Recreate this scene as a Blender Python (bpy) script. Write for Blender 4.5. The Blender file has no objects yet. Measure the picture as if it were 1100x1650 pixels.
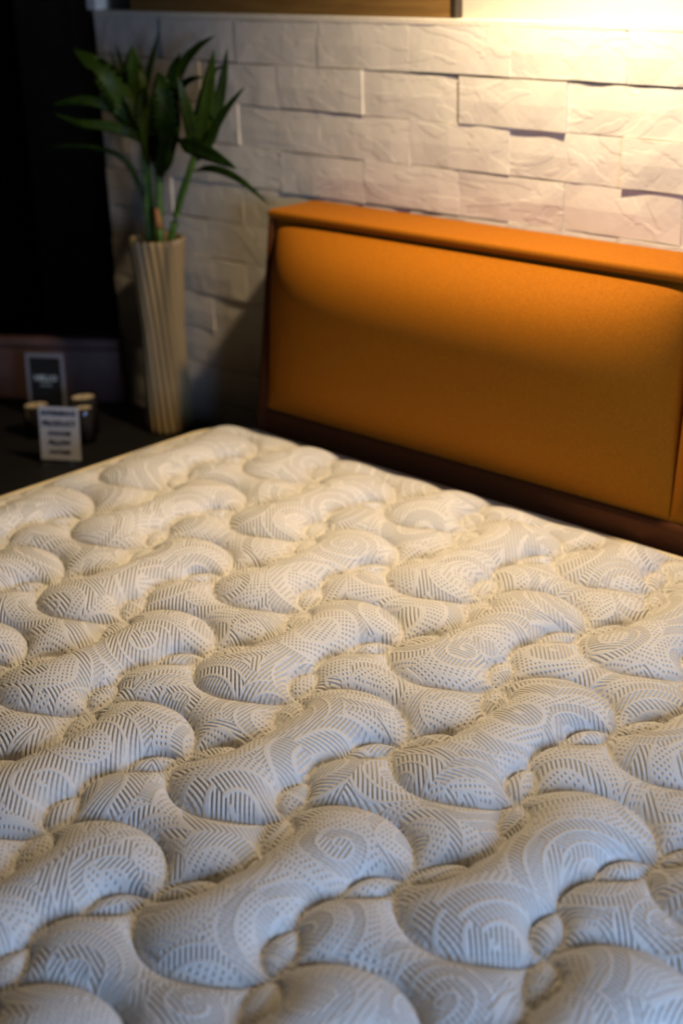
import bpy, bmesh, math, random
import numpy as np
from mathutils import Vector, Matrix

random.seed(7)
SC = bpy.context.scene
COL = SC.collection

# ------------------------------------------------------------------ camera
cam_d = bpy.data.cameras.new('camera')
cam = bpy.data.objects.new('camera', cam_d)
COL.objects.link(cam)
cam_d.sensor_fit = 'VERTICAL'
cam_d.sensor_height = 36.0
cam_d.sensor_width = 24.0
cam_d.lens = 49.52
cam_d.clip_start = 0.05
cam.matrix_world = Matrix(((0.7274022, -0.2436718, 0.6414905, 1.8032),
                           (0.6857978, 0.2905935, -0.6672607, -1.6024),
                           (-0.0238203, 0.9252997, 0.3784879, 1.42),
                           (0, 0, 0, 1)))
cam_d.dof.use_dof = True
cam_d.dof.focus_distance = 1.60
cam_d.dof.aperture_fstop = 3.2
SC.camera = cam

# ------------------------------------------------------------------ world, lights, exposure
w = bpy.data.worlds.new('world')
SC.world = w
w.use_nodes = True
bg = w.node_tree.nodes['Background']
bg.inputs[0].default_value = (0.35, 0.45, 0.7, 1)
bg.inputs[1].default_value = 0.003


def aim(o, target):
    d = Vector(target) - o.location
    o.rotation_euler = d.to_track_quat('-Z', 'Y').to_euler()


def lamp(name, kind, loc, target, energy, color, **kw):
    d = bpy.data.lights.new(name, kind)
    d.energy = energy
    d.color = color
    for k, v in kw.items():
        setattr(d, k, v)
    o = bpy.data.objects.new(name, d)
    COL.objects.link(o)
    o.location = loc
    aim(o, target)
    return o


lamp('wall_lamp', 'SPOT', (0.67, -0.01, 1.68), (0.53, 0.04, 0.7), 57, (1.0, 0.76, 0.47),
     spot_size=math.radians(140), spot_blend=1.0, shadow_soft_size=0.03)
lamp('window_daylight', 'AREA', (2.65, -1.15, 1.12), (1.0, -0.85, 0.6), 27, (0.40, 0.60, 1.0),
     shape='RECTANGLE', size=0.6, size_y=0.6)

SC.view_settings.view_transform = 'Standard'
SC.view_settings.look = 'None'
SC.view_settings.gamma = 1.0
SC.view_settings.use_curve_mapping = False
SC.view_settings.exposure = 0.0


# ------------------------------------------------------------------ helpers
def tag(o, label=None, cat=None, group=None, kind=None):
    if label: o['label'] = label
    if cat: o['category'] = cat
    if group: o['group'] = group
    if kind: o['kind'] = kind
    return o


def empty(name, loc=(0, 0, 0), rz=0.0):
    o = bpy.data.objects.new(name, None)
    o.empty_display_size = 0.05
    COL.objects.link(o)
    o.location = loc
    o.rotation_euler = (0, 0, rz)
    return o


def mesh_obj(name, me, mat=None, parent=None, loc=None, smooth=False):
    o = bpy.data.objects.new(name, me)
    COL.objects.link(o)
    if mat and not me.materials:
        me.materials.append(mat)
    if parent: o.parent = parent
    if loc is not None: o.location = loc
    if smooth:
        me.shade_smooth()
    return o


def bm_obj(name, bm, mat=None, parent=None, loc=None, smooth=False):
    me = bpy.data.meshes.new(name)
    bmesh.ops.recalc_face_normals(bm, faces=bm.faces[:])
    bm.to_mesh(me)
    bm.free()
    return mesh_obj(name, me, mat, parent, loc, smooth)


def add_box(bm, lo, hi, bevel=0.0, seg=2):
    r = bmesh.ops.create_cube(bm, size=1.0)
    lo, hi = Vector(lo), Vector(hi)
    for v in r['verts']:
        v.co = Vector(((v.co.x + .5) * (hi.x - lo.x) + lo.x, (v.co.y + .5) * (hi.y - lo.y) + lo.y,
                       (v.co.z + .5) * (hi.z - lo.z) + lo.z))
    if bevel > 0:
        es = list({e for v in r['verts'] for e in v.link_edges})
        bmesh.ops.bevel(bm, geom=es, offset=bevel, segments=seg, affect='EDGES', profile=0.5)


def box(name, lo, hi, mat, parent=None, bevel=0.0, loc=None, smooth=False, seg=2):
    bm = bmesh.new()
    add_box(bm, lo, hi, bevel, seg)
    return bm_obj(name, bm, mat, parent, loc, smooth)


def add_lathe(bm, prof, n=40):
    rings = []
    for r, z in prof:
        if r < 1e-6:
            rings.append([bm.verts.new((0, 0, z))])
        else:
            rings.append([bm.verts.new((r * math.cos(2 * math.pi * k / n), r * math.sin(2 * math.pi * k / n), z)) for k in range(n)])
    for a, b in zip(rings, rings[1:]):
        if len(a) == 1 and len(b) == 1: continue
        for k in range(n):
            k2 = (k + 1) % n
            if len(a) == 1: bm.faces.new((a[0], b[k], b[k2]))
            elif len(b) == 1: bm.faces.new((a[k], a[k2], b[0]))
            else: bm.faces.new((a[k], a[k2], b[k2], b[k]))


def spline(ps, n):
    """Catmull-Rom through ps, n samples."""
    P = np.array(ps, float)
    P = np.vstack([2 * P[0] - P[1], P, 2 * P[-1] - P[-2]])
    m = len(P) - 3
    out = []
    for t in np.linspace(0, m - 1e-9, n):
        i = int(t)
        u = t - i
        a, b, c, d = P[i:i + 4]
        out.append(.5 * (2 * b + (c - a) * u + (2 * a - 5 * b + 4 * c - d) * u * u + (3 * b - a - 3 * c + d) * u ** 3))
    return np.array(out)


def add_tube(bm, ps, rad, n=10, closed=False):
    P = [Vector(p) for p in ps]
    m = len(P)
    rads = rad if hasattr(rad, '__len__') else [rad] * m
    rings = []
    for i in range(m):
        if closed: t = P[(i + 1) % m] - P[i - 1]
        else: t = P[min(i + 1, m - 1)] - P[max(i - 1, 0)]
        t.normalize()
        ref = Vector((0, 0, 1)) if abs(t.z) < .9 else Vector((1, 0, 0))
        a = t.cross(ref).normalized()
        b = a.cross(t)
        rings.append([bm.verts.new(P[i] + (a * math.cos(2 * math.pi * k / n) + b * math.sin(2 * math.pi * k / n)) * rads[i]) for k in range(n)])
    for i in range(m if closed else m - 1):
        A, B = rings[i], rings[(i + 1) % m]
        for k in range(n):
            bm.faces.new((A[k], A[(k + 1) % n], B[(k + 1) % n], B[k]))
    if not closed:
        bm.faces.new(rings[0])
        bm.faces.new(rings[-1])


# ------------------------------------------------------------------ materials
class NT:
    """Tiny expression helper for shader nodes."""

    def __init__(self, name):
        self.mat = bpy.data.materials.new(name)
        self.mat.use_nodes = True
        self.t = self.mat.node_tree
        self.bsdf = self.t.nodes['Principled BSDF']

    def n(self, kind, **kw):
        nd = self.t.nodes.new(kind)
        for k, v in kw.items(): setattr(nd, k, v)
        return nd

    def put(self, sock, v):
        if isinstance(v, bpy.types.NodeSocket): self.t.links.new(v, sock)
        else: sock.default_value = v

    def m(self, op, a, b=0.0, c=0.0):
        nd = self.n('ShaderNodeMath', operation=op)
        self.put(nd.inputs[0], a)
        self.put(nd.inputs[1], b)
        self.put(nd.inputs[2], c)
        return nd.outputs[0]

    def vm(self, op, a, b=(0, 0, 0), s=1.0):
        nd = self.n('ShaderNodeVectorMath', operation=op)
        self.put(nd.inputs[0], a)
        self.put(nd.inputs[1], b)
        if op == 'SCALE': self.put(nd.inputs['Scale'], s)
        return nd.outputs[1] if op in ('LENGTH', 'DOT_PRODUCT', 'DISTANCE') else nd.outputs[0]

    def coord(self, which='Object'):
        return self.n('ShaderNodeTexCoord').outputs[which]

    def noise(self, vec, scale, detail=3.0, rough=.55, dist=0.0):
        nd = self.n('ShaderNodeTexNoise')
        self.put(nd.inputs['Vector'], vec)
        nd.inputs['Scale'].default_value = scale
        nd.inputs['Detail'].default_value = detail
        nd.inputs['Roughness'].default_value = rough
        nd.inputs['Distortion'].default_value = dist
        return nd

    def ramp(self, fac, stops):
        nd = self.n('ShaderNodeValToRGB')
        self.put(nd.inputs[0], fac)
        e = nd.color_ramp.elements
        while len(e) < len(stops): e.new(0.5)
        for el, (p, c) in zip(e, stops):
            el.position = p
            el.color = tuple(c) + (1,) if len(c) == 3 else c
        return nd.outputs[0]

    def smooth(self, x, a, b):
        nd = self.n('ShaderNodeMapRange', interpolation_type='SMOOTHSTEP')
        self.put(nd.inputs[0], x)
        nd.inputs[1].default_value = a
        nd.inputs[2].default_value = b
        return nd.outputs[0]

    def bump(self, h, dist, strength=1.0, normal=None):
        nd = self.n('ShaderNodeBump')
        self.put(nd.inputs['Height'], h)
        nd.inputs['Distance'].default_value = dist
        nd.inputs['Strength'].default_value = strength
        if normal is not None: self.put(nd.inputs['Normal'], normal)
        return nd.outputs[0]

    def out(self, **kw):
        for k, v in kw.items():
            self.put(self.bsdf.inputs[k.replace('_', ' ')], v)
        return self.mat


def c4(r, g, b): return (r, g, b, 1)


def plain(name, col, rough=.5, var=.12, scale=30, bumpd=0.0, bscale=300, **kw):
    t = NT(name)
    co = t.coord()
    nz = t.noise(co, scale, 4)
    a = tuple(max(0, x * (1 - var)) for x in col)
    b = tuple(min(1, x * (1 + var)) for x in col)
    t.put(t.bsdf.inputs['Base Color'], t.ramp(nz.outputs[0], [(.3, a), (.7, b)]))
    t.bsdf.inputs['Roughness'].default_value = rough
    if bumpd:
        t.put(t.bsdf.inputs['Normal'], t.bump(t.noise(co, bscale, 3).outputs[0], bumpd))
    for k, v in kw.items():
        t.put(t.bsdf.inputs[k.replace('_', ' ')], v)
    return t.mat


def mat_knit():
    t = NT('quilted_knit_ticking')
    P = t.coord()
    sep = t.n('ShaderNodeSeparateXYZ')
    t.put(sep.inputs[0], P)
    flat = t.n('ShaderNodeCombineXYZ')
    t.put(flat.inputs[0], sep.outputs[0])
    t.put(flat.inputs[1], sep.outputs[1])
    P2 = flat.outputs[0]
    wn = t.noise(P2, 9.0, 1.0)
    off = t.vm('SCALE', t.vm('SUBTRACT', wn.outputs['Color'], (.5, .5, .5)), s=0.030)
    PW = t.vm('ADD', P2, off)
    vo = t.n('ShaderNodeTexVoronoi', voronoi_dimensions='2D', feature='F1')
    t.put(vo.inputs['Vector'], PW)
    vo.inputs['Scale'].default_value = 9.5
    vo.inputs['Randomness'].default_value = .85
    d = t.vm('SUBTRACT', PW, vo.outputs['Position'])
    ds = t.n('ShaderNodeSeparateXYZ')
    t.put(ds.inputs[0], d)
    th = t.m('ARCTAN2', ds.outputs[1], ds.outputs[0])
    rho = t.vm('LENGTH', t.vm('MULTIPLY', d, (1, 1, 0)))
    W = 0.0155
    cs = t.n('ShaderNodeSeparateColor')
    t.put(cs.inputs[0], vo.outputs['Color'])
    wide = t.m('MULTIPLY_ADD', t.m('GREATER_THAN', cs.outputs[2], .62), -.4, 1.0)
    s = t.m('MULTIPLY', t.m('ADD', t.m('DIVIDE', rho, W), t.m('DIVIDE', th, 2 * math.pi)), wide)
    k = t.m('FLOOR', s)
    fr = t.m('FRACT', s)

    def rnd(seed):
        cb = t.n('ShaderNodeCombineXYZ')
        t.put(cb.inputs[0], t.m('MULTIPLY', cs.outputs[0], 37.0))
        t.put(cb.inputs[1], t.m('ADD', t.m('MULTIPLY', k, 1.37), seed))
        t.put(cb.inputs[2], t.m('MULTIPLY', cs.outputs[1], 19.0))
        wno = t.n('ShaderNodeTexWhiteNoise')
        t.put(wno.inputs['Vector'], cb.outputs[0])
        return wno.outputs['Value']

    ang = t.m('ADD', t.m('MULTIPLY', t.m('FLOOR', t.m('MULTIPLY', rnd(0.0), 3.6)), math.radians(32)), math.radians(12))
    ss = t.n('ShaderNodeSeparateXYZ')
    t.put(ss.inputs[0], t.vm('ADD', P2, t.vm('SCALE', off, s=.35)))
    ca, sa = t.m('COSINE', ang), t.m('SINE', ang)
    u = t.m('ADD', t.m('MULTIPLY', ss.outputs[0], ca), t.m('MULTIPLY', ss.outputs[1], sa))
    v = t.m('SUBTRACT', t.m('MULTIPLY', ss.outputs[1], ca), t.m('MULTIPLY', ss.outputs[0], sa))
    PU, PV = 0.0047, 0.0068
    su = t.m('MULTIPLY_ADD', t.m('SINE', t.m('MULTIPLY', u, 2 * math.pi / PU)), .5, .5)
    sv = t.m('MULTIPLY_ADD', t.m('SINE', t.m('MULTIPLY', v, 2 * math.pi / PV)), .5, .5)
    rib = t.m('POWER', su, .6)
    rib = t.m('MULTIPLY', rib, t.m('MULTIPLY_ADD', sv, .18, .82))
    dots = t.m('SUBTRACT', 1.0, t.m('POWER', t.m('MULTIPLY', su, sv), 2.2))
    isdot = t.m('GREATER_THAN', rnd(5.0), .58)
    mx = t.n('ShaderNodeMix')
    t.put(mx.inputs[0], isdot)
    t.put(mx.inputs[2], rib)
    t.put(mx.inputs[3], dots)
    h = mx.outputs[0]
    edge = t.m('MINIMUM', fr, t.m('SUBTRACT', 1.0, fr))
    h = t.m('SUBTRACT', 1.0, t.m('MULTIPLY', t.m('SUBTRACT', 1.0, h), t.smooth(edge, 0.05, 0.17)))
    fine = t.noise(P, 900, 2)
    h2 = t.m('ADD', h, t.m('MULTIPLY', fine.outputs[0], .10))
    big = t.noise(P, 30, 3)
    colr = t.ramp(big.outputs[0], [(.3, (.70, .665, .595)), (.7, (.74, .705, .645))])
    nrm = t.bump(h2, 0.0019, 1.0)
    return t.out(Base_Color=colr, Roughness=.9, Normal=nrm, Sheen_Weight=.15, Sheen_Roughness=.5)


def mat_brick():
    t = NT('painted_split_stone')
    oi = t.n('ShaderNodeObjectInfo')
    P = t.coord()
    offv = t.n('ShaderNodeCombineXYZ')
    t.put(offv.inputs[0], t.m('MULTIPLY', oi.outputs['Random'], 31.7))
    t.put(offv.inputs[1], t.m('MULTIPLY', oi.outputs['Random'], 57.1))
    Q = t.vm('ADD', P, offv.outputs[0])
    n1 = t.noise(Q, 9, 4, .5, .6)
    # split ridges: folded noise lines
    n2 = t.noise(t.vm('MULTIPLY', Q, (1, 1, 2.2)), 7, 2.0, .5, 1.2)
    ridge = t.m('ABSOLUTE', t.m('SUBTRACT', n2.outputs[0], .5))
    ridge = t.smooth(ridge, 0.0, .02)
    step = t.smooth(n2.outputs[0], .46, .56)
    n3 = t.noise(Q, 70, 4, .6)
    h = t.m('ADD', t.m('MULTIPLY', n1.outputs[0], 1.0), t.m('MULTIPLY', step, .16))
    h = t.m('ADD', h, t.m('MULTIPLY', ridge, .08))
    h = t.m('ADD', h, t.m('MULTIPLY', n3.outputs[0], .22))
    nrm = t.bump(h, 0.0035, .7)
    colr = t.ramp(n1.outputs[0], [(.3, (.63, .585, .515)), (.7, (.685, .64, .57))])
    return t.out(Base_Color=colr, Roughness=.75, Normal=nrm)


def mat_fabric(name, col):
    t = NT(name)
    P = t.coord()
    wv = t.n('ShaderNodeTexWave', wave_type='BANDS', bands_direction='X')
    t.put(wv.inputs['Vector'], P)
    wv.inputs['Scale'].default_value = 230
    wv.inputs['Distortion'].default_value = 1.5
    wv2 = t.n('ShaderNodeTexWave', wave_type='BANDS', bands_direction='Z')
    t.put(wv2.inputs['Vector'], P)
    wv2.inputs['Scale'].default_value = 230
    wv2.inputs['Distortion'].default_value = 1.5
    mel = t.noise(t.vm('MULTIPLY', P, (1, 1, 2.5)), 260, 4, .7)
    h = t.m('ADD', t.m('MULTIPLY', wv.outputs['Fac'], wv2.outputs['Fac']), t.m('MULTIPLY', mel.outputs[0], .8))
    a = tuple(x * .72 for x in col)
    b = tuple(min(1, x * 1.2) for x in col)
    colr = t.ramp(mel.outputs[0], [(.3, a), (.7, b)])
    return t.out(Base_Color=colr, Roughness=.82, Normal=t.bump(h, 0.0006, .7), Sheen_Weight=.06,
                 Sheen_Tint=c4(1, .5, .1), Sheen_Roughness=.45, Specular_IOR_Level=.15)


def mat_wood(name, a, b, rough=.5, scale=6):
    t = NT(name)
    P = t.coord()
    nz = t.noise(t.vm('MULTIPLY', P, (1, 1, 14)), scale, 5, .6, .8)
    return t.out(Base_Color=t.ramp(nz.outputs[0], [(.3, a), (.7, b)]), Roughness=rough,
                 Normal=t.bump(nz.outputs[0], .0008, .5))


def mat_leaf():
    t = NT('glossy_leaf')
    oi = t.n('ShaderNodeObjectInfo')
    P = t.coord()
    nz = t.noise(P, 60, 3)
    f = t.m('ADD', t.m('MULTIPLY', nz.outputs[0], .6), t.m('MULTIPLY', oi.outputs['Random'], .4))
    return t.out(Base_Color=t.ramp(f, [(.25, (.007, .020, .002)), (.75, (.032, .068, .004))]), Roughness=.5, Specular_IOR_Level=.25)


M = {}
M['knit'] = mat_knit()
M['brick'] = mat_brick()
M['orange'] = mat_fabric('orange_woven_fabric', (.345, .110, .0012))
M['brownfab'] = mat_fabric('dark_brown_fabric', (.075, .021, .004))
M['wallpaint'] = plain('cream_wall_paint', (.58, .53, .43), .6, .04, 20, .0006, 120)
M['ledge'] = plain('cream_ledge_paint', (.74, .67, .56), .55, .05, 40, .0008, 150)
M['white_trim'] = plain('white_trim_paint', (.85, .83, .78), .5, .03, 40)
M['dark_wall'] = plain('charcoal_wall_paint', (.5, .49, .49), .7, .2, 5, .0005, 100)
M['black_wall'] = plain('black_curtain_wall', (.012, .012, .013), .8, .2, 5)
M['floor'] = mat_wood('dark_floor_boards', (.018, .014, .011), (.035, .026, .019), .5, 4)
M['console'] = mat_wood('black_stained_wood', (.005, .0045, .004), (.010, .0085, .0075), .6, 8)
M['picture'] = mat_wood('brown_wood_board', (.165, .087, .023), (.28, .157, .045), .5, 5)
M['frame'] = plain('dark_frame_wood', (.03, .022, .015), .45, .2, 60)
M['ceramic'] = plain('ivory_ceramic', (.28, .20, .095), .42, .06, 25, .0003, 200)
M['soil'] = plain('dark_soil_water', (.02, .018, .012), .3, .3, 90, .001, 200)
M['leaf'] = mat_leaf()
M['stem'] = plain('green_stem', (.05, .12, .016), .45, .25, 70)
M['stub'] = plain('brown_cut_stem', (.30, .13, .05), .7, .2, 90)
M['paper'] = plain('white_paper', (.50, .50, .54), .8, .03, 40)
M['ink'] = plain('black_ink', (.02, .02, .025), .7, .1, 50)
M['card'] = plain('black_card', (.012, .013, .015), .6, .1, 40)
M['white_ink'] = plain('pale_blue_ink', (.55, .66, .74), .7, .05, 50)
M['cardframe'] = plain('pale_grey_card_border', (.20, .205, .25), .6, .06, 40)
M['wax'] = plain('cream_wax', (.80, .66, .44), .55, .04, 40)
M['brown_box'] = plain('brown_leatherette', (.10, .055, .05), .55, .15, 30, .0006, 260)
M['tape'] = plain('cream_edge_tape', (.78, .66, .42), .8, .06, 60, .0008, 500)
M['side'] = plain('cream_border_fabric', (.62, .56, .46), .9, .06, 60, .001, 300)
M['metal'] = plain('black_metal', (.02, .02, .02), .4, .1, 40, Metallic=.8)


def mat_clear(name, col, rough=.04):
    """thin clear sheet: transparent with a fresnel gloss"""
    t = NT(name)
    t.t.nodes.remove(t.bsdf)
    tr = t.n('ShaderNodeBsdfTransparent')
    tr.inputs[0].default_value = c4(*col)
    gl = t.n('ShaderNodeBsdfGlossy')
    nz = t.noise(t.coord(), 40, 2)
    t.put(gl.inputs['Roughness'], t.m('MULTIPLY_ADD', nz.outputs[0], .02, rough))
    lw = t.n('ShaderNodeLayerWeight')
    fr = t.m('MULTIPLY_ADD', t.m('POWER', lw.outputs['Facing'], 4.0), .5, .04)
    mx = t.n('ShaderNodeMixShader')
    t.put(mx.inputs[0], fr)
    t.put(mx.inputs[1], tr.outputs[0])
    t.put(mx.inputs[2], gl.outputs[0])
    t.put(t.t.nodes['Material Output'].inputs[0], mx.outputs[0])
    return t.mat


M['glass'] = mat_clear('smoky_glass', (.46, .47, .52))
M['acrylic'] = mat_clear('clear_acrylic', (.95, .97, 1.0))

# ------------------------------------------------------------------ large structure
XL = -0.575                       # left end of the stone wall
YW = 0.2                          # stone face
box('floor', (-4.2, -4.6, -.05), (4.4, 2.2, 0), M['floor'])['kind'] = 'structure'
wall = box('wall_back', (XL, .222, 0), (3.2, .36, 2.7), M['wallpaint'])
wall['kind'] = 'structure'
# painted stone cladding, every brick its own piece
PITCH_X, PITCH_Z, TOPZ = .2052, .0735, 1.2865
random.seed(11)


def brick_mesh(L, seed):
    rr = random.Random(seed)
    bm = bmesh.new()
    H = PITCH_Z
    nx, nz = 5, 2
    g = 0.0006
    front, back = [], []
    for j in range(nz + 1):
        rowf = []
        for i in range(nx + 1):
            x = -L / 2 + g + (L - 2 * g) * i / nx
            z = -H / 2 + g + (H - 2 * g) * j / nz
            y = rr.uniform(-.0010, .0008)
            if i in (0, nx) or j in (0, nz):
                y += rr.uniform(.0006, .0016)
                if 0 < i < nx: z -= math.copysign(rr.uniform(0, .0012), z)
            rowf.append(bm.verts.new((x, y, z)))
        front.append(rowf)
    for j in range(nz):
        for i in range(nx):
            bm.faces.new((front[j][i], front[j][i + 1], front[j + 1][i + 1], front[j + 1][i]))
    ring = front[0][:] + [r[-1] for r in front[1:]] + front[-1][-2::-1] + [r[0] for r in front[-2:0:-1]]
    bk = [bm.verts.new((v.co.x, .0225, v.co.z)) for v in ring]
    n = len(ring)
    for i in range(n):
        bm.faces.new((ring[i], ring[(i + 1) % n], bk[(i + 1) % n], bk[i]))
    es = [e for e in bm.edges if all(v in ring for v in e.verts) and any(f for f in e.link_faces if bk[0] in f.verts or set(f.verts) & set(bk))]
    bmesh.ops.recalc_face_normals(bm, faces=bm.faces[:])
    me = bpy.data.meshes.new('brick')
    bm.to_mesh(me)
    bm.free()
    me.materials.append(M['brick'])
    me.polygons.foreach_set('use_smooth', [False] * len(me.polygons))
    return me


full = [brick_mesh(PITCH_X, 100 + i) for i in range(9)]
cache = {}
for row in range(13):
    zc = TOPZ - PITCH_Z * (row + .5)
    x0 = .0405 if row % 2 == 0 else -.0605
    x = x0 - PITCH_X * 4
    while x < 1.95:
        a_, b_ = max(x, XL), x + PITCH_X
        if b_ - a_ > .02:
            if abs(b_ - a_ - PITCH_X) < 1e-4:
                me = random.choice(full)
            else:
                key = round(b_ - a_, 3)
                me = cache.setdefault(key, brick_mesh(b_ - a_, 500 + row))
            o = mesh_obj('brick', me, None, wall)
            o.location = ((a_ + b_) / 2, YW + random.uniform(-.0022, .0022), zc + random.uniform(-.0012, .0012))
            o.rotation_euler = (random.uniform(-.012, .012), 0, random.uniform(-.014, .014))
        x += PITCH_X
box('trim_1', (XL - .002, .2015, TOPZ - .001), (3.2, .2225, TOPZ + .010), M['ledge'], None, .002)['kind'] = 'structure'
box('trim_3', (-.582, .192, TOPZ + .0105), (-.553, .2218, 2.7), M['white_trim'], None, .002)['kind'] = 'structure'
# dark room beyond the stone wall's left end
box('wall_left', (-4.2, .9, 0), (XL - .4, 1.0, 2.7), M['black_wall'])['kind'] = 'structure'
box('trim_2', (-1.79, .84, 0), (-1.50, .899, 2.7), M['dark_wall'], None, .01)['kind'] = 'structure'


# ------------------------------------------------------------------ upholstered bed
bed = empty('upholstered_bed', (.862, 0, 0))
tag(bed, 'orange fabric upholstered bed with padded headboard against white stone wall', 'bed')
bed_off = Vector((-.862, 0, 0))


def hb_y(z): return .03 + (z - .603) / (.988 - .603) * .05      # leaning front plane


def bpart(name, bm, mat, smooth=False):
    o = bm_obj(name, bm, mat, bed, bed_off, smooth)
    return o


HX0, HX1, HT = .03, 1.694, .988
# shell: sides, back, leaning
bm = bmesh.new()


def prism_yz(bm, prof, x0, x1):
    A = [bm.verts.new((x0, y, z)) for y, z in prof]
    B = [bm.verts.new((x1, y, z)) for y, z in prof]
    n = len(prof)
    bm.faces.new(A)
    bm.faces.new(B[::-1])
    for i in range(n):
        bm.faces.new((A[i], B[i], B[(i + 1) % n], A[(i + 1) % n]))


zt = HT - .016
prism_yz(bm, [(hb_y(.28) + .012, .28), (hb_y(zt) + .012, zt), (.196, zt), (.196, .04), (.05, .04)], HX0 + .004, HX1 - .004)
bpart('headboard_shell', bm, M['orange'])
for sx in (0, 1):
    bm = bmesh.new()
    xa = HX0 if sx == 0 else HX1 - .013
    prism_yz(bm, [(hb_y(.62) - .002, .62), (hb_y(zt) - .002, zt), (.1965, zt), (.1965, .05), (.05, .05)], xa, xa + .013)
    es = [e for e in bm.edges if abs(e.verts[0].co.y - e.verts[1].co.y) < .06 and abs(e.verts[0].co.x - e.verts[1].co.x) < 1e-5 and e.verts[0].co.y < .1]
    bmesh.ops.bevel(bm, geom=es, offset=.004, segments=3, affect='EDGES')
    bpart('side_panel', bm, M['brownfab'])['label'] = 'dark brown fabric side edge'
# top border: soft slab over the whole width
bm = bmesh.new()
add_box(bm, (HX0 - .002, hb_y(HT) - .004, HT - .015), (HX1 + .002, .197, HT), .0065, 4)
bpart('top_border', bm, M['orange'], True)


def cushion(x0, x1, z0, z1, puff):
    nx, nz = 90, 60
    bm = bmesh.new()
    g = []
    for j in range(nz + 1):
        tz = .5 - .5 * math.cos(math.pi * j / nz)
        row = []
        for i in range(nx + 1):
            tx = .5 - .5 * math.cos(math.pi * i / nx)
            u, v = 2 * tx - 1, 2 * tz - 1
            ex = (1 - abs(u) ** 5) ** .68 * (1 - .20 * u * u)
            ez = (1 - abs(v) ** 4) ** .8 * (1 - .15 * v * v)
            z = z0 + (z1 - z0) * tz
            h = (puff + .21 * (z - z0)) * ex * ez
            row.append(bm.verts.new((x0 + (x1 - x0) * tx, hb_y(z) + .010 - h, z)))
        g.append(row)
    for j in range(nz):
        for i in range(nx):
            bm.faces.new((g[j][i], g[j][i + 1], g[j + 1][i + 1], g[j + 1][i]))
    return bm


bpart('back_cushion', cushion(HX0 + .0135, .8605, .645, HT - .0195, .052), M['orange'], True)
bpart('back_cushion', cushion(.8635, HX1 - .0135, .645, HT - .0195, .052), M['orange'], True)
bm = bmesh.new()
add_box(bm, (HX0 + .005, .036, .30), (HX1 - .005, .060, .640), .008, 3)
bpart('lower_rail', bm, M['brownfab'], True)['label'] = 'dark brown fabric rail'
bm = bmesh.new()
add_box(bm, (-.02, -2.02, .10), (1.74, .028, .33), .02, 3)
bpart('bed_base', bm, M['orange'], True)
for lx in (.06, 1.66):
    for ly in (-1.94, -.06):
        bm = bmesh.new()
        add_box(bm, (lx - .03, ly - .03, 0), (lx + .03, ly + .03, .11), .004, 2)
        bpart('leg', bm, M['console'])

# ------------------------------------------------------------------ mattress
ZT = .62
MX0, MX1, MY0, MY1, RC = -.038, 1.767, -2.0, .016, .09
ZTAPE = .603
CW, CH = .3118, .3414                                   # quilting repeat
RES_X, RES_Y = 260, 284


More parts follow.
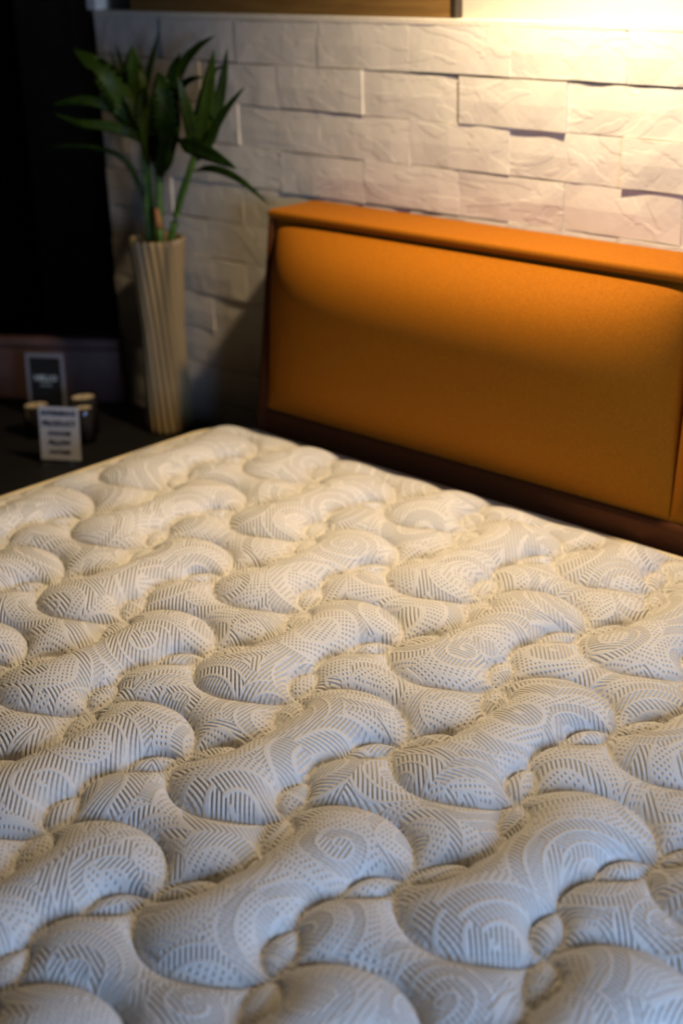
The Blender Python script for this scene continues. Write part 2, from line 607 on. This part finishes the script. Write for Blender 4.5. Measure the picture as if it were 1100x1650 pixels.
def quilt_cell():
    """Stitch lines of one repeat -> inflated height (periodic Poisson solve)."""
    hx, hy = CW / RES_X, CH / RES_Y
    lobe = []
    rad, off = .0809, .0650                             # round ends
    cx_, cy_ = .0780, .0853                             # corner where four lobes meet
    a1 = math.atan2(cy_ - off, cx_)
    arc = [(rad * math.cos(a), off + rad * math.sin(a)) for a in np.linspace(a1, math.pi / 2, 40)]
    side = spline([(.0400, -.0), (.0425, .014), (.0475, .0255), (.0455, .041), (.0445, .056), (.0530, .0735), (.0660, .0825), (cx_, cy_)], 60)
    lens_out = spline([(.0475, .0255), (.0605, .0330), (.0720, .0480), (.0778, .0650), (cx_, cy_)], 40)
    quarter = [arc, list(map(tuple, side)), list(map(tuple, lens_out))]
    mask = np.zeros((RES_Y, RES_X), bool)
    for ox, oy in ((0, 0), (CW / 2, CH / 2)):
        for sx in (1, -1):
            for sy in (1, -1):
                for c in quarter:
                    c = np.array(c) * (sx, sy) + (ox, oy)
                    for A, B in zip(c[:-1], c[1:]):
                        n = max(2, int(np.hypot(*(B - A)) / hx * 3))
                        t = np.linspace(0, 1, n)[:, None]
                        q = A + (B - A) * t
                        ix = np.round(q[:, 0] / hx).astype(int) % RES_X
                        iy = np.round(q[:, 1] / hy).astype(int) % RES_Y
                        mask[iy, ix] = True
    m2 = mask | np.roll(mask, 1, 0) | np.roll(mask, 1, 1)
    free = ~m2
    yy, xx = np.mgrid[0:RES_Y, 0:RES_X]
    red = ((xx + yy) % 2 == 0) & free
    blk = ((xx + yy) % 2 == 1) & free
    phi = np.zeros((RES_Y, RES_X))
    h2 = hx * hy
    for it in range(420):
        for s in (red, blk):
            nb = np.roll(phi, 1, 0) + np.roll(phi, -1, 0) + np.roll(phi, 1, 1) + np.roll(phi, -1, 1)
            new = phi + 1.9 * ((nb + h2) / 4 - phi)
            phi = np.where(s, new, phi)
    phi = np.maximum(phi, 0)
    h = 1.08 * np.sqrt(phi) ** 1.06
    # the small lens-shaped pads are stuffed firmer than their size
    gx, gy = (xx * hx + CW / 2) % CW - CW / 2, (yy * hy + CH / 2) % CH - CH / 2
    boost = np.ones_like(h)
    for ox, oy in ((0, 0), (CW / 2, CH / 2)):
        px = np.abs((gx - ox + CW / 2) % CW - CW / 2)
        py = np.abs((gy - oy + CH / 2) % CH - CH / 2)
        ins = np.zeros(px.shape, bool)
        lp = np.vstack([spline([(.0475, .0255), (.0605, .0330), (.0720, .0480), (.0778, .0650), (cx_, cy_)], 24),
                        spline([(cx_, cy_), (.0660, .0825), (.0530, .0735), (.0445, .056), (.0455, .041), (.0475, .0255)], 24)])
        for (x1, y1), (x2, y2) in zip(lp, np.roll(lp, -1, 0)):
            if y1 == y2: continue
            c = ((y1 > py) != (y2 > py)) & (px < (x2 - x1) * (py - y1) / (y2 - y1) + x1)
            ins ^= c
        boost[ins] = 1.35
    return h * boost


CELL = quilt_cell()
QX0, QY0 = .9327 - .0659, -1.1167 + .0595               # centre of one lobe


def quilt_h(X, Y):
    fx = ((X - QX0) / CW) % 1.0 * RES_X
    fy = ((Y - QY0) / CH) % 1.0 * RES_Y
    ix, iy = np.floor(fx).astype(int), np.floor(fy).astype(int)
    tx, ty = fx - ix, fy - iy
    ix0, ix1, iy0, iy1 = ix % RES_X, (ix + 1) % RES_X, iy % RES_Y, (iy + 1) % RES_Y
    return (CELL[iy0, ix0] * (1 - tx) * (1 - ty) + CELL[iy0, ix1] * tx * (1 - ty)
            + CELL[iy1, ix0] * (1 - tx) * ty + CELL[iy1, ix1] * tx * ty)


def edge_dist(X, Y):
    cx_, cy_ = (MX0 + MX1) / 2, (MY0 + MY1) / 2
    qx = np.abs(X - cx_) - ((MX1 - MX0) / 2 - RC)
    qy = np.abs(Y - cy_) - ((MY1 - MY0) / 2 - RC)
    out = np.hypot(np.maximum(qx, 0), np.maximum(qy, 0)) + np.minimum(np.maximum(qx, qy), 0) - RC
    return -out


mattress = empty('mattress', (.862, -1.0, .335))
tag(mattress, 'thick cream quilted mattress with swirling knit cover on the orange bed', 'mattress')
moff = Vector((-.862, 1.0, -.335))

STEP = .0023
nx, ny = int((MX1 - MX0) / STEP), int((MY1 - MY0) / STEP)
xs = np.linspace(MX0, MX1, nx + 1)
ys = np.linspace(MY0, MY1, ny + 1)
X, Y = np.meshgrid(xs, ys)
E_ = edge_dist(X, Y)
e1 = np.clip(E_ / .075, 0, 1)
e2 = np.clip((E_ - .006) / .09, 0, 1)
base = ZT - .006 - (ZT - .006 - ZTAPE) * (1 - e1) ** 2.2
Zs = base + quilt_h(X, Y) * e2 ** 1.2 * (2.2 - 1.2 * e2)
keep = E_ > -.0012
idx = -np.ones(X.shape, int)
idx[keep] = np.arange(keep.sum())
co = np.stack([X[keep], Y[keep], Zs[keep]], 1)
fq = keep[:-1, :-1] & keep[1:, :-1] & keep[:-1, 1:] & keep[1:, 1:]
quads = np.stack([idx[:-1, :-1][fq], idx[:-1, 1:][fq], idx[1:, 1:][fq], idx[1:, :-1][fq]], 1)
me = bpy.data.meshes.new('quilted_top')
me.vertices.add(len(co))
me.vertices.foreach_set('co', co.astype(np.float32).ravel())
me.loops.add(quads.size)
me.loops.foreach_set('vertex_index', quads.astype(np.int32).ravel())
me.polygons.add(len(quads))
me.polygons.foreach_set('loop_start', np.arange(0, quads.size, 4, dtype=np.int32))
me.polygons.foreach_set('use_smooth', np.ones(len(quads), bool))
me.update(calc_edges=True)
mesh_obj('quilted_top', me, M['knit'], mattress, moff)


def rrect(off, z, n=14):
    pts = []
    r = RC + off
    for cx_, cy_, a0 in ((MX1 - RC, MY1 - RC, 0), (MX0 + RC, MY1 - RC, 90), (MX0 + RC, MY0 + RC, 180), (MX1 - RC, MY0 + RC, 270)):
        for k in range(n + 1):
            a = math.radians(a0 + 90 * k / n)
            pts.append((cx_ + r * math.cos(a), cy_ + r * math.sin(a), z))
    return pts


bm = bmesh.new()
add_tube(bm, rrect(-.001, ZTAPE - .001), .0048, 10, True)
bm_obj('edge_tape', bm, M['tape'], mattress, moff, True)
bm = bmesh.new()
rings = []
for off, z in ((-.003, ZTAPE - .002), (.002, ZTAPE - .02), (.005, .54), (.006, .47), (.004, .40), (-.003, .35), (-.012, .336)):
    rings.append([bm.verts.new(p) for p in rrect(off, z)])
n = len(rings[0])
for A, B in zip(rings, rings[1:]):
    for k in range(n):
        bm.faces.new((A[k], A[(k + 1) % n], B[(k + 1) % n], B[k]))
bm.faces.new(rings[-1])
bm_obj('side_border', bm, M['side'], mattress, moff, True)
bm = bmesh.new()
add_tube(bm, rrect(.004, .345), .005, 8, True)
bm_obj('edge_tape', bm, M['tape'], mattress, moff, True)

# ------------------------------------------------------------------ console beside the bed
con = empty('console_table', (-.58, 0, 0))
tag(con, 'low black wooden console beside the bed carrying vase and candles', 'console table')


def cpart(name, lo, hi, mat, bevel=.002, parent=None):
    o = box(name, lo, hi, mat, parent or con, bevel)
    o.location = (.58, 0, 0) if parent is None else (0, 0, 0)
    return o


cpart('top', (-1.35, -.40, .470), (-.062, .180, .500), M['console'])
cpart('body', (-1.33, -.375, .09), (-.075, .175, .4695), M['console'])
for k in range(3):
    xa = -1.32 + k * .414
    d = cpart('drawer', (xa + .004, -.392, .11), (xa + .408, -.3755, .455), M['console'], .003)
    box('knob', (xa + .186, -.408, .30), (xa + .226, -.3925, .312), M['metal'], d, .003)
for lx in (-1.29, -.12):
    for ly in (-.34, .13):
        cpart('leg', (lx - .02, ly - .02, 0), (lx + .02, ly + .02, .0895), M['console'])

# ------------------------------------------------------------------ vase
VX, VY, VZ = -.333, .123, .5005
vase = empty('vase', (VX, VY, VZ))
tag(vase, 'tall ivory ceramic vase with twisted ribs and holding a green plant', 'vase')
bm = bmesh.new()
NR, NA, HV = 40, 192, .388
ribs = 21
rings = []


def vase_r(t):
    return float(np.interp(t, [0, .05, .3, .55, .8, 1.0], [.0465, .0475, .0435, .0425, .0475, .0545]))


for i in range(NR + 1):
    t = i / NR
    r0 = vase_r(t)
    tw = .62 * t
    ring = []
    for k in range(NA):
        a = 2 * math.pi * k / NA
        ph = (a + tw) * ribs
        d = .0085 * (abs(math.cos(ph / 2)) ** .8 - .85) * min(1, t / .02 + .2)
        rr = r0 + d
        ring.append(bm.verts.new((rr * math.cos(a), rr * math.sin(a), HV * t)))
    rings.append(ring)
for rr, z in ((-.004, HV + .0015), (-.0065, HV - .004), (-.0065, HV * .8), (-.008, HV * .4), (-.009, .02)):
    r0 = vase_r(min(1, z / HV)) + rr
    rings.append([bm.verts.new((r0 * math.cos(2 * math.pi * k / NA), r0 * math.sin(2 * math.pi * k / NA), z)) for k in range(NA)])
for A, B in zip(rings, rings[1:]):
    for k in range(NA):
        bm.faces.new((A[k], A[(k + 1) % NA], B[(k + 1) % NA], B[k]))
bm.faces.new(rings[0])
bm.faces.new(rings[-1])
bm_obj('ribbed_body', bm, M['ceramic'], vase, None, True)
bm = bmesh.new()
add_lathe(bm, [(0, .02), (.035, .02), (.0385, .34), (0, .342)], 32)
bm_obj('pebble_filling', bm, M['soil'], vase, None, False)

# ------------------------------------------------------------------ plant
PB = Vector((VX, VY, VZ + .345))
plant = empty('potted_bamboo', PB)
tag(plant, 'leafy green lucky bamboo standing in the ivory ribbed vase', 'plant')
LEAVES = [
([(-0.343,0.115,1.088),(-0.330,0.100,1.138),(-0.321,0.090,1.194),(-0.314,0.085,1.246)],0.0238),
([(-0.376,0.120,1.111),(-0.393,0.120,1.155),(-0.400,0.115,1.191),(-0.413,0.110,1.233)],0.0058),
([(-0.375,0.125,1.110),(-0.395,0.130,1.160),(-0.406,0.130,1.204),(-0.420,0.130,1.243)],0.0058),
([(-0.366,0.140,1.109),(-0.362,0.150,1.171),(-0.346,0.155,1.216),(-0.321,0.155,1.264)],0.0058),
([(-0.349,0.110,1.085),(-0.328,0.060,1.147),(-0.336,0.030,1.201),(-0.395,0.010,1.244)],0.0235),
([(-0.333,0.110,1.067),(-0.326,0.070,1.119),(-0.344,0.030,1.148),(-0.387,0.000,1.153),(-0.437,-0.020,1.143)],0.0102),
([(-0.309,0.100,1.066),(-0.295,0.050,1.096),(-0.322,0.020,1.110),(-0.361,-0.010,1.116),(-0.425,-0.030,1.133)],0.0090),
([(-0.346,0.115,0.940),(-0.351,0.105,0.988),(-0.349,0.080,1.035),(-0.369,0.050,1.059),(-0.422,0.020,1.067),(-0.489,-0.010,1.062)],0.0052),
([(-0.301,0.115,1.003),(-0.255,0.090,1.061),(-0.202,0.060,1.122),(-0.192,0.050,1.172),(-0.211,0.055,1.206)],0.0276),
([(-0.298,0.130,1.070),(-0.284,0.140,1.142),(-0.258,0.150,1.203),(-0.216,0.155,1.239),(-0.166,0.155,1.262)],0.0102),
([(-0.290,0.120,1.071),(-0.271,0.120,1.145),(-0.242,0.115,1.201),(-0.210,0.110,1.235)],0.0090),
([(-0.265,0.110,1.091),(-0.210,0.090,1.156),(-0.150,0.070,1.190),(-0.084,0.050,1.204)],0.0087),
([(-0.196,0.115,1.057),(-0.171,0.090,1.105),(-0.150,0.060,1.157),(-0.152,0.050,1.203)],0.0108),
([(-0.194,0.120,1.051),(-0.166,0.110,1.103),(-0.134,0.100,1.165),(-0.098,0.090,1.245)],0.0164),
([(-0.202,0.130,1.045),(-0.172,0.140,1.094),(-0.145,0.145,1.176),(-0.125,0.145,1.244)],0.0099),
([(-0.207,0.140,1.081),(-0.190,0.150,1.152),(-0.164,0.150,1.203),(-0.120,0.145,1.212)],0.0044),
([(-0.194,0.120,1.045),(-0.145,0.110,1.092),(-0.087,0.100,1.144),(-0.024,0.090,1.188)],0.0070),
([(-0.197,0.080,1.087),(-0.147,0.070,1.081),(-0.082,0.055,1.073),(-0.000,0.040,1.058)],0.0140),
([(-0.207,0.120,1.026),(-0.144,0.100,1.039),(-0.082,0.085,1.040),(-0.015,0.070,1.028),(0.057,0.060,0.998)],0.0066),
([(-0.321,0.100,1.088),(-0.307,0.080,1.119),(-0.310,0.070,1.142),(-0.319,0.060,1.159)],0.0125),
([(-0.322,0.110,1.030),(-0.286,0.080,1.093),(-0.269,0.060,1.145),(-0.250,0.060,1.184)],0.0146),
([(-0.309,0.120,1.001),(-0.287,0.100,1.074),(-0.279,0.090,1.131),(-0.286,0.090,1.163)],0.0136),
]
STEMS = [
([(-0.348,0.118,0.848),(-0.349,0.118,0.890),(-0.343,0.115,0.987),(-0.335,0.110,1.100)],0.0067),
([(-0.351,0.130,0.848),(-0.349,0.130,0.883),(-0.335,0.120,0.975),(-0.324,0.110,1.075)],0.0061),
([(-0.318,0.115,0.848),(-0.311,0.115,0.892),(-0.305,0.115,0.967),(-0.298,0.115,1.060)],0.0078),
([(-0.311,0.128,0.848),(-0.291,0.128,0.899),(-0.255,0.125,0.971),(-0.217,0.120,1.026),(-0.194,0.120,1.067)],0.0078),
]
VIEW = Vector((.64, -.667, .38))


def leaf_mesh(ps, hw, twist):
    n = 16
    P = spline(ps, n)
    bm = bmesh.new()
    rings = []
    for i in range(n):
        t = i / (n - 1)
        p = Vector(P[i])
        tg = Vector(P[min(i + 1, n - 1)] - P[max(i - 1, 0)]).normalized()
        nrm = (VIEW - tg * VIEW.dot(tg)).normalized()
        nrm = Matrix.Rotation(twist * (1 - .5 * t), 3, tg) @ nrm
        sd = tg.cross(nrm)
        wv = hw * max(.02, (math.sin(math.pi * min(1, (t * .93 + .07)) ** .85)) ** .75)
        if t < .25: wv = max(wv * (t / .25) ** .5, hw * .22)
        fold = .28 * wv
        th = .0005
        rings.append([bm.verts.new(p + sd * wv + nrm * fold), bm.verts.new(p + sd * wv * .5 + nrm * (fold * .35 + th)),
                      bm.verts.new(p + nrm * th), bm.verts.new(p - sd * wv * .5 + nrm * (fold * .35 + th)),
                      bm.verts.new(p - sd * wv + nrm * fold), bm.verts.new(p - nrm * th)])
    for A, B in zip(rings, rings[1:]):
        for k in range(6):
            bm.faces.new((A[k], A[(k + 1) % 6], B[(k + 1) % 6], B[k]))
    bm.faces.new(rings[0])
    bm.faces.new(rings[-1])
    return bm


rl = random.Random(3)
for ps, hw in LEAVES:
    bm_obj('leaf', leaf_mesh(ps, hw * 1.12, rl.uniform(-.4, .4)), M['leaf'], plant, -PB, True)
for ps, r in STEMS:
    bm = bmesh.new()
    P = spline(ps, 22)
    add_tube(bm, [tuple(p) for p in P], [r * (1 - .25 * i / 21) * (1.12 if i % 5 == 2 else 1) for i in range(22)], 12)
    bm_obj('stem', bm, M['stem'], plant, -PB, True)
bm = bmesh.new()
add_tube(bm, [(-.298, .105, .848), (-.298, .105, .90), (-.2985, .105, .912)], .0066, 12)
s_ = bm_obj('stem', bm, M['stem'], plant, -PB, True)
bm = bmesh.new()
add_tube(bm, [(-.2985, .105, .9125), (-.301, .105, .93), (-.304, .105, .950)], [.0068, .0065, .004], 12)
bm_obj('cut_tip', bm, M['stub'], s_, None, True)

# ------------------------------------------------------------------ signs, candles, box


def text_obj(body, size, mat, parent, loc, rot=(math.pi / 2, 0, 0), name='lettering', bold=0.0):
    cu = bpy.data.curves.new(name, 'FONT')
    cu.body = body
    cu.size = size
    cu.align_x = 'CENTER'
    cu.align_y = 'CENTER'
    cu.extrude = .0002
    cu.offset = bold
    cu.resolution_u = 2
    tmp = bpy.data.objects.new(name, cu)
    COL.objects.link(tmp)
    dg = bpy.context.evaluated_depsgraph_get()
    me = bpy.data.meshes.new_from_object(tmp.evaluated_get(dg))
    bpy.data.objects.remove(tmp)
    me.materials.clear()
    o = mesh_obj(name, me, mat, parent)
    o.location = loc
    o.rotation_euler = rot
    return o


def sign(name, label, loc, rz, wd, ht, border, face, lines, ink, lean):
    s = empty(name, loc, rz)
    tag(s, label, 'sign')
    box('base', (-wd / 2 - .004, -.022, 0), (wd / 2 + .004, .030, .004), M['acrylic'], s, .001)
    up = empty('panel', (0, .002, .0045))
    bpy.data.objects.remove(up)
    sh = box('clear_sheet', (-wd / 2, -.0015, 0), (wd / 2, .0015, ht), M['acrylic'], s, .0006)
    sh.location = (0, 0, .0045)
    sh.rotation_euler = (-lean, 0, 0)
    pp = box('paper', (-wd / 2 + .002, -.0026, .003), (wd / 2 - .002, -.0018, ht - .002), border, s)
    pp.location = (0, 0, .0045)
    pp.rotation_euler = (-lean, 0, 0)
    if face:
        box('card_face', (-wd / 2 + .010, -.0032, .010), (wd / 2 - .010, -.0027, ht - .011), face, pp)
    for tx, sz, z, bo in lines:
        text_obj(tx, sz, ink, pp, (0, -.0036, z), bold=bo)
    return s


sign('acrylic_sign', 'clear acrylic stand with white printed notice in front of candles', (-.333, -.146, .5005),
     math.radians(32), .084, .108, M['paper'], None,
     [('EXPERIENCE', .0125, .094, .0004), ('PRODUCT', .0145, .074, .0005), ('CHOOSE', .0115, .055, .0003), ('PILLOW', .0125, .037, .0004), ('MATTRESS', .009, .019, .0002)],
     M['ink'], .10)
sign('black_card_sign', 'small black card with pale border and wording beside brown box', (-.590, .010, .5005),
     math.radians(32), .088, .133, M['cardframe'], M['card'],
     [('HELLO', .0165, .078, .0004), ('welcome', .007, .064, 0)], M['white_ink'], .06)


def candle(name, label, loc, r, h, wax):
    s = empty(name, loc)
    tag(s, label, 'candle', 'candles on the console')
    bm = bmesh.new()
    add_lathe(bm, [(0, 0), (r - .002, 0), (r, .003), (r, h), (r - .001, h + .0012), (r - .0024, h), (r - .0024, .006), (0, .006)], 40)
    bm_obj('glass_cup', bm, M['glass'], s, None, True)
    bm = bmesh.new()
    add_lathe(bm, [(0, .0065), (r - .0028, .0065), (r - .0028, wax), (r - .006, wax - .001), (0, wax - .0015)], 36)
    bm_obj('wax', bm, M['wax'], s, None, True)
    bm = bmesh.new()
    add_tube(bm, [(0, 0, wax - .0012), (.0005, 0, wax + .005), (.001, 0, wax + .009)], .0008, 6)
    bm_obj('wick', bm, M['ink'], s, None, True)
    return s


candle('candle_jar', 'small smoky glass candle jar right behind the white notice', (-.402, -.037, .5005), .0215, .072, .0685)
candle('candle_jar', 'wider smoky glass candle jar behind the small one, near brown box', (-.443, -.005, .5005), .027, .078, .0745)
candle('candle_jar', 'smoky glass candle jar left of the white notice under black card', (-.506, -.075, .5005), .027, .066, .0625)

bx = empty('storage_box', (-.655, .104, .5005), math.radians(34.2))
tag(bx, 'long brown leatherette box lying on the console behind the black card', 'box')
box('body', (-.30, -.0165, 0), (.128, .0165, .118), M['brown_box'], bx, .006, None, True)
box('lid', (-.301, -.0175, .1182), (.129, .0175, .140), M['brown_box'], bx, .006, None, True)

# ------------------------------------------------------------------ picture resting on the ledge
pic = empty('wall_board', (-.1, .2005, TOPZ + .0105))
tag(pic, 'brown wooden board in dark frame resting on the stone ledge', 'wall board')
po = Vector((.1, -.2005, -TOPZ - .0105))
zb = TOPZ + .0108
box('board', (-.465, .2075, zb), (.331, .220, zb + .62), M['picture'], pic, .001, po)
box('frame_bar', (-.535, .2130, zb), (-.4655, .2215, zb + .63), M['frame'], pic, .001, po)
box('frame_bar', (.3315, .2035, zb), (.340, .2215, zb + .63), M['frame'], pic, .001, po)
box('frame_bar', (-.465, .2035, zb + .6205), (.331, .2215, zb + .63), M['frame'], pic, .001, po)
